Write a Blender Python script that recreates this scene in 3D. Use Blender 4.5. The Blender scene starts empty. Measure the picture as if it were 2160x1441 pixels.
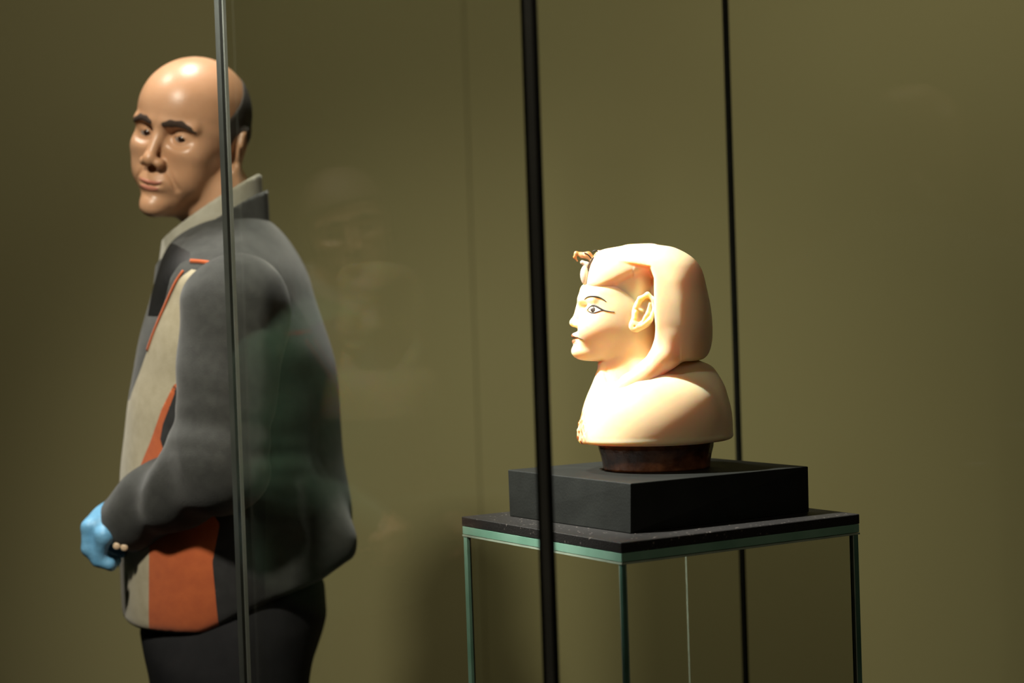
import bpy, bmesh, math, random
import numpy as np
from mathutils import Vector, Matrix
from mathutils.bvhtree import BVHTree

# ------------------------------------------------------------------ camera
SC = bpy.context.scene
COL = SC.collection
CAM_H = 1.41; FPX = 4000.0; PITCH = -0.027; ROLL = -0.0338
cd = bpy.data.cameras.new('camera'); cam = bpy.data.objects.new('camera', cd); COL.objects.link(cam)
cam.matrix_world = Matrix.Translation((0, 0, CAM_H)) @ Matrix.Rotation(math.pi/2 + PITCH, 4, 'X') @ Matrix.Rotation(ROLL, 4, 'Z')
cd.sensor_width = 36; cd.lens = FPX*36/2160; cd.clip_start = 0.05; cd.clip_end = 60
cd.dof.use_dof = True; cd.dof.focus_distance = 2.36; cd.dof.aperture_fstop = 2.9
SC.camera = cam

# ------------------------------------------------------------------ world, lamps, exposure
wd = bpy.data.worlds.new('world'); SC.world = wd; wd.use_nodes = True
wd.node_tree.nodes['Background'].inputs[0].default_value = (1.0, 0.86, 0.66, 1)
wd.node_tree.nodes['Background'].inputs[1].default_value = 0.02
SC.view_settings.view_transform = 'Standard'; SC.view_settings.look = 'None'
SC.view_settings.exposure = 0.0; SC.view_settings.gamma = 1.0; SC.view_settings.use_curve_mapping = False

def spot(name, loc, tgt, power, size_deg, blend, rad, colr):
    l = bpy.data.lights.new(name, 'SPOT'); o = bpy.data.objects.new(name, l); COL.objects.link(o)
    l.energy = power; l.spot_size = math.radians(size_deg); l.spot_blend = blend; l.shadow_soft_size = rad; l.color = colr
    o.location = loc; o.rotation_euler = (Vector(tgt) - Vector(loc)).to_track_quat('-Z', 'Y').to_euler()
    return o
def area(name, loc, tgt, power, sx, sy, colr):
    l = bpy.data.lights.new(name, 'AREA'); o = bpy.data.objects.new(name, l); COL.objects.link(o)
    l.shape = 'RECTANGLE'; l.size = sx; l.size_y = sy; l.energy = power; l.color = colr
    o.location = loc; o.rotation_euler = (Vector(tgt) - Vector(loc)).to_track_quat('-Z', 'Y').to_euler()
    return o
WARM = (1.0, 0.86, 0.66)
spot('bust_spot', (-1.22, 2.21, 3.04), (0.17, 2.43, 1.30), 1080, 16, 0.5, 0.07, (1.0, 0.98, 0.94))
spot('man_spot', (-0.42, 3.02, 3.15), (-0.50, 2.88, 1.3), 165, 60, 0.8, 0.14, (1.0, 0.97, 0.88))
spot('man_side_spot', (-1.25, 2.75, 3.1), (-0.52, 2.88, 1.4), 75, 46, 0.8, 0.09, (1.0, 0.94, 0.84))
spot('front_spot', (-0.90, 0.70, 3.0), (-0.18, 3.6, 1.0), 300, 40, 1.0, 0.10, (1.0, 0.94, 0.78))
for wx, wp_ in ((-1.35, 16), (-0.45, 29), (0.45, 26), (1.45, 60)):
    spot('wall_spot', (wx, 3.0, 3.15), (wx, 4.6, 1.25), wp_, 88, 0.9, 0.10, (1.0, 0.94, 0.73))
area('room_fill', (1.7, 0.2, 2.9), (0.4, 2.3, 1.1), 6, 1.6, 1.0, WARM)  # unseen fill light added to lift the right-hand faces

# ------------------------------------------------------------------ helpers
def at(px, py, Y):
    """world point seen at pixel (px, py) at distance Y in front of the camera"""
    U = (px-1080)/FPX; V = (py-720.5)/FPX
    c, s = math.cos(ROLL), math.sin(ROLL)
    u = c*U + s*V; v = -s*U + c*V
    c, s = math.cos(PITCH), math.sin(PITCH)
    # ray in camera frame (u, 1, -v) -> world
    dy = c*1 - s*(-v); dz = s*1 + c*(-v)
    k = Y/dy
    return Vector((u*k, Y, CAM_H + dz*k))

def obj(name, me, mat=None, parent=None):
    o = bpy.data.objects.new(name, me); COL.objects.link(o)
    if mat is not None:
        me.materials.clear(); me.materials.append(mat)
    if parent is not None: o.parent = parent
    return o
def empty(name, loc=(0, 0, 0)):
    o = bpy.data.objects.new(name, None); COL.objects.link(o); o.location = loc; o.empty_display_size = .05
    return o
def tag(o, label, cat, group=None):
    o['label'] = label; o['category'] = cat
    if group: o['group'] = group
    return o
def local(parent, child):
    """child geometry was written in world coordinates: keep it there"""
    child.parent = parent; child.matrix_parent_inverse = Matrix.Translation(-parent.location)
    return child
def from_arrays(name, V, F, smooth=True):
    me = bpy.data.meshes.new(name)
    me.from_pydata([tuple(v) for v in V], [], [tuple(int(i) for i in f) for f in F])
    if smooth: me.polygons.foreach_set('use_smooth', [True]*len(me.polygons))
    me.update(); return me
def fast_mesh(name, V, Q):
    """V (n,3), Q (m,k) numpy"""
    me = bpy.data.meshes.new(name); k = Q.shape[1]
    me.vertices.add(len(V)); me.vertices.foreach_set('co', V.astype(np.float32).ravel())
    me.loops.add(Q.size); me.loops.foreach_set('vertex_index', Q.astype(np.int32).ravel())
    me.polygons.add(len(Q)); me.polygons.foreach_set('loop_start', np.arange(0, Q.size, k, dtype=np.int32))
    me.polygons.foreach_set('use_smooth', np.ones(len(Q), dtype=bool))
    me.update(calc_edges=True); me.validate(); return me

def box_mesh(name, lo, hi, bevel=0.0, seg=2):
    bm = bmesh.new(); bmesh.ops.create_cube(bm, size=1)
    for v in bm.verts: v.co = Vector([(lo[i]+hi[i])/2 + v.co[i]*(hi[i]-lo[i]) for i in range(3)])
    if bevel: bmesh.ops.bevel(bm, geom=bm.edges[:], offset=bevel, segments=seg, affect='EDGES', profile=.5)
    me = bpy.data.meshes.new(name); bm.to_mesh(me); bm.free(); return me
def prism_mesh(name, pts, z0, z1, bevel=0.0, top=None, seg=2):
    """vertical prism; pts CCW list of (x,y); optional different top outline"""
    bm = bmesh.new(); top = top or pts
    a = [bm.verts.new((p[0], p[1], z0)) for p in pts]; b = [bm.verts.new((p[0], p[1], z1)) for p in top]
    n = len(pts)
    bm.faces.new(a[::-1]); bm.faces.new(b)
    for i in range(n): bm.faces.new((a[i], a[(i+1) % n], b[(i+1) % n], b[i]))
    bmesh.ops.recalc_face_normals(bm, faces=bm.faces[:])
    if bevel: bmesh.ops.bevel(bm, geom=bm.edges[:], offset=bevel, segments=seg, affect='EDGES', profile=.5)
    me = bpy.data.meshes.new(name); bm.to_mesh(me); bm.free(); return me
def tube_mesh(name, pts, rad, sides=8, closed=False, flat=1.0, normal=None):
    """tube through points; rad scalar or list"""
    P = [Vector(p) for p in pts]; n = len(P); R = rad if hasattr(rad, '__len__') else [rad]*n
    V = []; F = []
    up = Vector(normal) if normal is not None else Vector((0, 0, 1))
    for i, p in enumerate(P):
        t = (P[(i+1) % n] - P[i-1]) if (closed or 0 < i < n-1) else (P[min(i+1, n-1)] - P[max(i-1, 0)])
        t.normalize(); a = t.cross(up)
        if a.length < 1e-4: a = t.cross(Vector((1, 0, 0)))
        a.normalize(); b = a.cross(t)
        for k in range(sides):
            q = 2*math.pi*k/sides
            V.append(p + a*math.cos(q)*R[i] + b*math.sin(q)*R[i]*flat)
    m = n if closed else n-1
    for i in range(m):
        for k in range(sides):
            j = (i+1) % n; l = (k+1) % sides
            F.append((i*sides+k, i*sides+l, j*sides+l, j*sides+k))
    if not closed:
        F.append(tuple(range(sides))[::-1]); F.append(tuple((n-1)*sides+k for k in range(sides)))
    return from_arrays(name, V, F)

# ---- signed-distance modelling
def smin(a, b, k):
    h = np.maximum(k-np.abs(a-b), 0)/k
    return np.minimum(a, b) - h*h*k*0.25
def smax(a, b, k): return -smin(-a, -b, k)
def ell(P, c, r, rot=None):
    q = P - np.array(c, dtype=np.float32)
    if rot is not None: q = q @ np.array(rot, dtype=np.float32)
    r = np.array(r, dtype=np.float32)
    k0 = np.sqrt(((q/r)**2).sum(1)); k1 = np.sqrt(((q/(r*r))**2).sum(1))
    return k0*(k0-1)/np.maximum(k1, 1e-9)
def cap(P, a, b, ra, rb=None, sc=None, fold=None):
    """tapering capsule"""
    rb = ra if rb is None else rb
    a = np.array(a, dtype=np.float32); b = np.array(b, dtype=np.float32)
    if sc is not None:
        s = np.array(sc, dtype=np.float32); P = P/s; a = a/s; b = b/s
    ab = b-a; t = np.clip(((P-a) @ ab)/(ab @ ab), 0, 1)
    d = np.sqrt(((P-(a+t[:, None]*ab))**2).sum(1)) - (ra+(rb-ra)*t)
    if fold is not None: d = d + fold(P, t)
    return d
def polycap(P, pts, rs, k):
    d = None
    for i in range(len(pts)-1):
        e = cap(P, pts[i], pts[i+1], rs[i], rs[i+1]); d = e if d is None else smin(d, e, k)
    return d
def loft(P, hs, xm, rf, rb, ry, n=2.0, ym=None, capk=None):
    """horizontal superellipse sections stacked along z; rf / rb = half length towards -x / +x"""
    z = P[:, 2]
    g = lambda a: np.interp(z, hs, a).astype(np.float32)
    m = g(xm); f = g(rf); b = g(rb); w = g(ry)
    y = P[:, 1] - (0 if ym is None else g(ym))
    dx = P[:, 0]-m; rx = np.where(dx < 0, f, b)
    q = ((np.abs(dx)/rx)**n + (np.abs(y)/w)**n)**(1/n)
    d = (q-1)*np.minimum(rx, w)
    kk = capk or 1e-3*(hs[-1]-hs[0])
    return smax(d, np.maximum(hs[0]-z, z-hs[-1]), kk)
def catmull(xs, ys, n=8):
    """densify a table smoothly"""
    xs = np.array(xs, float); ys = np.array(ys, float); out = []
    X = np.concatenate([np.linspace(xs[i], xs[i+1], n, endpoint=False) for i in range(len(xs)-1)] + [[xs[-1]]])
    m = np.gradient(ys, xs)
    Y = []
    for x in X:
        i = min(np.searchsorted(xs, x, 'right')-1, len(xs)-2); h = xs[i+1]-xs[i]; t = (x-xs[i])/h
        Y.append((2*t**3-3*t**2+1)*ys[i] + (t**3-2*t**2+t)*h*m[i] + (-2*t**3+3*t**2)*ys[i+1] + (t**3-t**2)*h*m[i+1])
    return X, np.array(Y)
def table(hs, *cols):
    r = [catmull(hs, c) for c in cols]
    return [r[0][0]] + [q[1] for q in r]
def bumps(P, scale, seed=0):
    """cheap smooth pseudo noise in -1..1"""
    rs = np.random.RandomState(seed); out = 0
    for _ in range(5):
        k = rs.normal(size=3)*scale; out = out + np.sin(P @ k.astype(np.float32) + rs.uniform(0, 6.28))
    return out/3.0

def sdf_mesh(f, lo, hi, h, C=4, proj=2):
    """naive surface nets on a sparse grid"""
    lo = np.array(lo, float); hi = np.array(hi, float)
    nb = np.ceil((hi-lo)/(h*C)).astype(int); n = nb*C+1
    bx, by, bz = np.meshgrid(*[np.arange(k) for k in nb], indexing='ij')
    B = np.stack([bx, by, bz], -1).reshape(-1, 3)
    ctr = (lo + (B+0.5)*h*C).astype(np.float32)
    fc = f(ctr); act = np.abs(fc) < h*C*1.35
    F = np.repeat(np.repeat(np.repeat(np.where(fc < 0, -9.0, 9.0).reshape(nb).astype(np.float32), C, 0), C, 1), C, 2)
    F = np.pad(F, ((0, 1), (0, 1), (0, 1)), mode='edge')
    M = np.zeros(n, dtype=bool); A = act.reshape(nb)
    Af = np.repeat(np.repeat(np.repeat(A, C, 0), C, 1), C, 2)
    M[:-1, :-1, :-1] |= Af; M[1:, 1:, 1:] |= Af; M[1:, :-1, :-1] |= Af; M[:-1, 1:, :-1] |= Af; M[:-1, :-1, 1:] |= Af
    M[1:, 1:, :-1] |= Af; M[1:, :-1, 1:] |= Af; M[:-1, 1:, 1:] |= Af
    I = np.argwhere(M)
    vals = np.empty(len(I), np.float32); S = 400000
    for s in range(0, len(I), S): vals[s:s+S] = f((lo+I[s:s+S]*h).astype(np.float32))
    F[I[:, 0], I[:, 1], I[:, 2]] = vals
    neg = F < 0
    cs = [neg[i:n[0]-1+i, j:n[1]-1+j, k:n[2]-1+k] for i in (0, 1) for j in (0, 1) for k in (0, 1)]
    allc = cs[0].copy(); anyc = cs[0].copy()
    for c in cs[1:]: allc &= c; anyc |= c
    cell = np.argwhere(anyc & ~allc)
    idx = -np.ones(n-1, dtype=np.int64); idx[cell[:, 0], cell[:, 1], cell[:, 2]] = np.arange(len(cell))
    acc = np.zeros((len(cell), 3)); cnt = np.zeros(len(cell))
    for ax in range(3):
        o1, o2 = [a for a in range(3) if a != ax]
        for i in (0, 1):
            for j in (0, 1):
                p = cell.copy(); p[:, o1] += i; p[:, o2] += j; q = p.copy(); q[:, ax] += 1
                fa = F[p[:, 0], p[:, 1], p[:, 2]]; fb = F[q[:, 0], q[:, 1], q[:, 2]]
                m = (fa < 0) != (fb < 0)
                t = np.where(m, fa/np.where(m, fa-fb, 1), 0)
                x = p.astype(float); x[:, ax] += t
                acc[m] += x[m]; cnt[m] += 1
    V = lo + (acc/np.maximum(cnt, 1)[:, None])*h
    Q = []
    for ax in range(3):
        o1, o2 = (ax+1) % 3, (ax+2) % 3
        sl0 = [slice(None)]*3; sl1 = [slice(None)]*3; sl0[ax] = slice(0, -1); sl1[ax] = slice(1, None)
        a = neg[tuple(sl0)]; b = neg[tuple(sl1)]
        E = np.argwhere(a != b); ok = (E[:, o1] > 0) & (E[:, o2] > 0) & (E[:, o1] < n[o1]-1) & (E[:, o2] < n[o2]-1); E = E[ok]
        flip = ~a[E[:, 0], E[:, 1], E[:, 2]]
        def cidx(d1, d2):
            p = E.copy(); p[:, o1] += d1; p[:, o2] += d2; return idx[p[:, 0], p[:, 1], p[:, 2]]
        q = np.stack([cidx(-1, -1), cidx(0, -1), cidx(0, 0), cidx(-1, 0)], 1)
        q[flip] = q[flip][:, ::-1]; Q.append(q)
    Q = np.concatenate(Q); Q = Q[(Q >= 0).all(1)]
    for _ in range(proj):
        P = V.astype(np.float32); e = h*0.5; f0 = f(P); g = np.empty((len(P), 3))
        for ax in range(3):
            d = np.zeros(3, np.float32); d[ax] = e; g[:, ax] = (f(P+d)-f(P-d))/(2*e)
        L = np.maximum((g**2).sum(1), 0.05); st = (f0/L)[:, None]*g
        nn = np.linalg.norm(st, axis=1); sc = np.minimum(1, h*0.5/np.maximum(nn, 1e-9))
        V = V - st*sc[:, None]
    return V, Q

def split_mesh(V, F, g):
    """cut a polygon soup along g=0; returns (inside V,F) for g<0 and (outside V,F); triangles"""
    T = np.concatenate([F[:, [0, 1, 2]], F[:, [0, 2, 3]]]) if F.shape[1] == 4 else F
    s = g < 0; k = s[T].sum(1)
    ins = [T[k == 3]]; out = [T[k == 0]]; newV = []; base = len(V); cache = {}
    def cut(a, b):
        key = (min(a, b), max(a, b))
        if key not in cache:
            t = g[a]/(g[a]-g[b]); newV.append(V[a]+(V[b]-V[a])*t); cache[key] = base+len(newV)-1
        return cache[key]
    ia = []; oa = []
    for tri, kk in zip(T[(k == 1) | (k == 2)].tolist(), k[(k == 1) | (k == 2)].tolist()):
        want = (kk == 1)
        i = [j for j in range(3) if bool(s[tri[j]]) == want][0]
        a, b, c = tri[i], tri[(i+1) % 3], tri[(i+2) % 3]
        p = cut(a, b); q = cut(a, c)
        one = [(a, p, q)]; two = [(p, b, c), (p, c, q)]
        if want: ia += one; oa += two
        else: oa += one; ia += two
    VV = np.concatenate([V, np.array(newV).reshape(-1, 3)])
    def pack(L, extra):
        A = np.concatenate(L+([np.array(extra)] if extra else [])).astype(int)
        u, inv = np.unique(A, return_inverse=True); return VV[u], inv.reshape(A.shape)
    return pack(ins, ia), pack(out, oa)
def poly_sd(x, y, pts):
    """signed distance to 2-D polygon (negative inside)"""
    pts = np.array(pts, float); d = np.full(x.shape, 1e18); ins = np.zeros(x.shape, bool); n = len(pts)
    for i in range(n):
        ax, ay = pts[i]; bx, by = pts[(i+1) % n]; ex, ey = bx-ax, by-ay
        wx, wy = x-ax, y-ay; t = np.clip((wx*ex+wy*ey)/(ex*ex+ey*ey+1e-18), 0, 1)
        d = np.minimum(d, (wx-ex*t)**2+(wy-ey*t)**2)
        c = ((ay <= y) & (by > y)) | ((by <= y) & (ay > y))
        ins ^= c & (x < ax + (y-ay)/(by-ay+1e-18)*ex)
    return np.where(ins, -1, 1)*np.sqrt(d)

# ------------------------------------------------------------------ materials
def mat(name, color, rough=0.5, metal=0.0, spec=0.5, bump=None, var=None, sss=None, trans=0.0, ior=1.45, coat=0, sheen=0):
    """principled; bump=(scale, strength, detail); var=(scale, other colour, amount)"""
    m = bpy.data.materials.new(name); m.use_nodes = True; nt = m.node_tree; N = nt.nodes; L = nt.links
    p = N['Principled BSDF']
    p.inputs['Base Color'].default_value = (*color, 1); p.inputs['Roughness'].default_value = rough
    p.inputs['Metallic'].default_value = metal; p.inputs['Specular IOR Level'].default_value = spec
    p.inputs['Transmission Weight'].default_value = trans; p.inputs['IOR'].default_value = ior
    p.inputs['Coat Weight'].default_value = coat; p.inputs['Sheen Weight'].default_value = sheen
    if sss:
        p.inputs['Subsurface Weight'].default_value = sss[0]; p.inputs['Subsurface Radius'].default_value = sss[1]
        p.inputs['Subsurface Scale'].default_value = sss[2]
    tc = N.new('ShaderNodeTexCoord')
    if var:
        n = N.new('ShaderNodeTexNoise'); n.inputs['Scale'].default_value = var[0]; n.inputs['Detail'].default_value = 5
        mx = N.new('ShaderNodeMix'); mx.data_type = 'RGBA'
        cr = N.new('ShaderNodeMapRange'); cr.inputs[1].default_value = .35; cr.inputs[2].default_value = .7; cr.inputs[4].default_value = var[2]
        L.new(tc.outputs['Object'], n.inputs['Vector']); L.new(n.outputs['Fac'], cr.inputs[0]); L.new(cr.outputs[0], mx.inputs['Factor'])
        mx.inputs[6].default_value = (*color, 1); mx.inputs[7].default_value = (*var[1], 1)
        L.new(mx.outputs[2], p.inputs['Base Color'])
    if bump:
        n = N.new('ShaderNodeTexNoise'); n.inputs['Scale'].default_value = bump[0]; n.inputs['Detail'].default_value = bump[2]
        b = N.new('ShaderNodeBump'); b.inputs['Strength'].default_value = bump[1]; b.inputs['Distance'].default_value = 0.002
        L.new(tc.outputs['Object'], n.inputs['Vector']); L.new(n.outputs['Fac'], b.inputs['Height']); L.new(b.outputs['Normal'], p.inputs['Normal'])
    return m

def glass_mat(name, tint, refl=1.0):
    """thin pane: transparent with Fresnel reflection"""
    m = bpy.data.materials.new(name); m.use_nodes = True; nt = m.node_tree; N = nt.nodes; L = nt.links
    for n in list(N): N.remove(n)
    out = N.new('ShaderNodeOutputMaterial'); mx = N.new('ShaderNodeMixShader'); tr = N.new('ShaderNodeBsdfTransparent')
    gl = N.new('ShaderNodeBsdfGlossy'); lw = N.new('ShaderNodeLayerWeight'); pw = N.new('ShaderNodeMath'); ma = N.new('ShaderNodeMath')
    tr.inputs[0].default_value = (*tint, 1); gl.inputs['Roughness'].default_value = 0.0; lw.inputs[0].default_value = .5
    pw.operation = 'POWER'; pw.inputs[1].default_value = 5.0                       # Schlick reflectance of one face
    ma.operation = 'MULTIPLY_ADD'; ma.inputs[1].default_value = .96*refl; ma.inputs[2].default_value = .04*refl
    L.new(lw.outputs['Facing'], pw.inputs[0]); L.new(pw.outputs[0], ma.inputs[0]); L.new(ma.outputs[0], mx.inputs[0])
    L.new(tr.outputs[0], mx.inputs[1]); L.new(gl.outputs[0], mx.inputs[2])
    L.new(mx.outputs[0], out.inputs[0]); return m

M_wall = mat('wall_paint', (0.285, 0.258, 0.130), .85, spec=.2, bump=(60, .12, 6), var=(1.1, (0.27, 0.232, 0.115), .6))
M_gap = mat('joint_backing', (0.22, 0.18, 0.10), .9)  # darker backing that shows in the panel joints
M_floor = mat('floor_stone', (0.05, 0.043, 0.03), .45, var=(3, (0.075, 0.062, 0.045), 1))
M_ceil = mat('ceiling_paint', (0.05, 0.045, 0.035), .9, var=(4, (0.06, 0.05, 0.04), 1))
M_glass = glass_mat('case_glass', (0.985, 0.99, 0.98), 1.0)
M_coated = glass_mat('coated_case_glass', (0.985, 0.99, 0.98), .12)
M_joint = mat('dark_joint', (0.012, 0.013, 0.011), .28, spec=.6, var=(30, (0.02, 0.02, 0.017), .8))
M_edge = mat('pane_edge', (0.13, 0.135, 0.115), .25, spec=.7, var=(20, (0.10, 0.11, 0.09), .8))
M_plinth = mat('plinth_paint', (0.006, 0.0065, 0.0052), .6, spec=.3, bump=(300, .15, 4), var=(25, (0.011, 0.012, 0.010), .8))
M_gedge = mat('green_glass_edge', (0.18, 0.36, 0.26), .15, spec=.8, var=(18, (0.27, 0.46, 0.35), .9))  # both edge greens brightened to stand for light carried inside the glass
M_gedge_dark = mat('dark_green_glass_edge', (0.07, 0.15, 0.11), .12, spec=.8, var=(12, (0.12, 0.24, 0.18), .9))
M_gline = mat('ground_glass_chamfer', (0.42, 0.50, 0.38), .3, spec=.6, var=(30, (0.2, 0.25, 0.2), .6))
M_sglass = glass_mat('stand_glass', (0.985, 0.988, 0.978), .5)

# speckled slab
def slab_material():
    m = mat('speckled_slab', (0.05, 0.046, 0.042), .5, spec=.4, bump=(500, .3, 3)); nt = m.node_tree; N = nt.nodes; L = nt.links
    p = N['Principled BSDF']; tc = N['Texture Coordinate']
    v = N.new('ShaderNodeTexVoronoi'); v.inputs['Scale'].default_value = 170; v.feature = 'F1'
    r = N.new('ShaderNodeMapRange'); r.inputs[1].default_value = .30; r.inputs[2].default_value = .12; r.inputs[3].default_value = 0; r.inputs[4].default_value = 1
    n = N.new('ShaderNodeTexNoise'); n.inputs['Scale'].default_value = 90
    r2 = N.new('ShaderNodeMapRange'); r2.inputs[1].default_value = .5; r2.inputs[2].default_value = .66
    mu = N.new('ShaderNodeMath'); mu.operation = 'MULTIPLY'
    mx = N.new('ShaderNodeMix'); mx.data_type = 'RGBA'; mx.inputs[6].default_value = (0.016, 0.0145, 0.0135, 1); mx.inputs[7].default_value = (0.20, 0.17, 0.15, 1)
    L.new(tc.outputs['Object'], v.inputs['Vector']); L.new(tc.outputs['Object'], n.inputs['Vector'])
    L.new(v.outputs['Distance'], r.inputs[0]); L.new(n.outputs['Fac'], r2.inputs[0]); L.new(r.outputs[0], mu.inputs[0]); L.new(r2.outputs[0], mu.inputs[1])
    L.new(mu.outputs[0], mx.inputs['Factor']); L.new(mx.outputs[2], p.inputs['Base Color']); return m
M_slab = slab_material()

def alabaster(name, stain=True):
    m = mat(name, (0.80, 0.56, 0.27), .42, spec=.35, sss=(0.85, (1.0, 0.45, 0.10), 0.027), bump=(120, .05, 4))
    nt = m.node_tree; N = nt.nodes; L = nt.links; p = N['Principled BSDF']; tc = N['Texture Coordinate']
    n = N.new('ShaderNodeTexNoise'); n.inputs['Scale'].default_value = 14; n.inputs['Detail'].default_value = 4
    mx = N.new('ShaderNodeMix'); mx.data_type = 'RGBA'; mx.inputs[6].default_value = (0.90, 0.69, 0.45, 1); mx.inputs[7].default_value = (0.87, 0.61, 0.34, 1)
    L.new(tc.outputs['Object'], n.inputs['Vector']); L.new(n.outputs['Fac'], mx.inputs['Factor'])
    last = mx
    if stain:   # brown decay on the broken front edge of the chest
        sx = N.new('ShaderNodeSeparateXYZ'); L.new(tc.outputs['Object'], sx.inputs[0])
        a = N.new('ShaderNodeMapRange'); a.inputs[1].default_value = -.079; a.inputs[2].default_value = -.094; L.new(sx.outputs['X'], a.inputs[0])
        b = N.new('ShaderNodeMapRange'); b.inputs[1].default_value = .100; b.inputs[2].default_value = .082; L.new(sx.outputs['Z'], b.inputs[0])
        n2 = N.new('ShaderNodeTexNoise'); n2.inputs['Scale'].default_value = 170; n2.inputs['Detail'].default_value = 6; L.new(tc.outputs['Object'], n2.inputs['Vector'])
        c = N.new('ShaderNodeMapRange'); c.inputs[1].default_value = .42; c.inputs[2].default_value = .55; L.new(n2.outputs['Fac'], c.inputs[0])
        m1 = N.new('ShaderNodeMath'); m1.operation = 'MULTIPLY'; m2 = N.new('ShaderNodeMath'); m2.operation = 'MULTIPLY'
        L.new(a.outputs[0], m1.inputs[0]); L.new(b.outputs[0], m1.inputs[1]); L.new(m1.outputs[0], m2.inputs[0]); L.new(c.outputs[0], m2.inputs[1])
        mz = N.new('ShaderNodeMix'); mz.data_type = 'RGBA'; mz.inputs[7].default_value = (0.30, 0.09, 0.02, 1)
        L.new(mx.outputs[2], mz.inputs[6]); L.new(m2.outputs[0], mz.inputs['Factor']); last = mz
    L.new(last.outputs[2], p.inputs['Base Color']); return m
M_alab = alabaster('alabaster'); M_alab2 = alabaster('alabaster_headdress', False)
M_kohl = mat('black_paint', (0.018, 0.012, 0.008), .6, var=(200, (0.05, 0.03, 0.02), .7))
M_eyewhite = mat('painted_eye_white', (0.75, 0.62, 0.45), .5, var=(100, (0.7, 0.55, 0.38), .5))
M_iris = mat('painted_iris', (0.035, 0.018, 0.01), .4, var=(100, (0.06, 0.03, 0.015), .5))
M_lip = mat('painted_lip', (0.30, 0.085, 0.035), .5, var=(120, (0.42, 0.17, 0.08), .8))
M_amber = mat('amber_stone', (0.50, 0.22, 0.07), .35, var=(140, (0.75, 0.5, 0.3), .9), sss=(.6, (1, .4, .15), .006))
M_horn = mat('pale_stone', (0.72, 0.58, 0.48), .4, var=(120, (0.55, 0.38, 0.28), .8), sss=(.5, (1, .5, .25), .005))

M_skin = mat('skin', (0.46, 0.26, 0.15), .38, spec=.5, sss=(.12, (1.0, 0.35, 0.15), .008), var=(18, (0.41, 0.215, 0.112), .8), bump=(220, .08, 4))
M_hair = mat('cropped_hair', (0.030, 0.026, 0.021), .8, bump=(900, .5, 3), var=(400, (0.07, 0.06, 0.05), .8))
M_brow = mat('eyebrow_hair', (0.045, 0.026, 0.016), .8, bump=(900, .5, 3))
M_eye = mat('shaded_eyeball', (0.26, 0.21, 0.18), .25, var=(90, (0.22, 0.18, 0.15), .5)); M_pupil = mat('dark_iris', (0.02, 0.01, 0.006), .08, var=(200, (0.03, 0.015, 0.01), .5))  # eyeball colour darkened to stand for the shade of the sockets
M_mouth = mat('lip_skin', (0.42, 0.16, 0.11), .4, var=(60, (0.48, 0.2, 0.13), .6))
def fleece(name, c, c2): return mat(name, c, .95, spec=.15, bump=(700, .35, 3), var=(60, c2, .9), sheen=.25)
M_grey = fleece('grey_fleece', (0.054, 0.056, 0.052), (0.038, 0.039, 0.037))
M_dark = fleece('charcoal_fleece', (0.035, 0.035, 0.036), (0.025, 0.025, 0.026))
M_beige = fleece('beige_fleece', (0.47, 0.42, 0.30), (0.40, 0.35, 0.24))
M_collar = fleece('pale_collar', (0.36, 0.345, 0.28), (0.30, 0.285, 0.22))
M_orange = fleece('orange_fleece', (0.56, 0.135, 0.045), (0.48, 0.11, 0.04))
M_trouser = mat('black_twill', (0.016, 0.016, 0.018), .85, spec=.2, bump=(900, .2, 3), var=(30, (0.022, 0.022, 0.024), .8))
M_glove = mat('blue_nitrile', (0.15, 0.40, 0.66), .42, spec=.5, bump=(260, .25, 4), var=(45, (0.21, 0.48, 0.74), .8))
M_shoe = mat('black_leather', (0.012, 0.011, 0.01), .35, bump=(400, .2, 3))
M_pale_disc = mat('pale_disc', (0.75, 0.56, 0.38), .3, var=(80, (0.7, 0.5, 0.33), .6))
M_zip = mat('zip_black', (0.008, 0.008, 0.008), .5, var=(300, (0.02, 0.02, 0.02), .6))

# ------------------------------------------------------------------ room
def struct(name, me, m):
    o = obj(name, me, m); o['kind'] = 'structure'; return o
YW = 4.6
struct('floor', box_mesh('floor', (-4, -3, -.1), (4, YW+.2, 0)), M_floor)
struct('ceiling', box_mesh('ceiling', (-4, -3, 3.3), (4, YW+.2, 3.4)), M_ceil)
struct('wall_left', box_mesh('wall_left', (-4.1, -3, 0), (-4, YW+.2, 3.3)), M_wall)
struct('wall_right', box_mesh('wall_right', (4, -3, 0), (4.1, YW+.2, 3.3)), M_wall)
struct('wall_front', box_mesh('wall_front', (-4, -3.1, 0), (4, -3, 3.3)), M_ceil)
wb = struct('wall_back', box_mesh('wall_back', (-4, YW+.02, 0), (4, YW+.2, 3.3)), M_gap)
seam_x = at(1002, 720, YW).x
edges = [-4.0] + [seam_x + k*1.5 for k in range(-3, 4)] + [4.0]
for a, b in zip(edges[:-1], edges[1:]):
    if b-a < .05: continue
    obj('wall_panel', box_mesh('wall_panel', (a+.0007, YW, .0), (b-.0007, YW+.02, 3.3), .001, 1), M_wall, wb)

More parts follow.
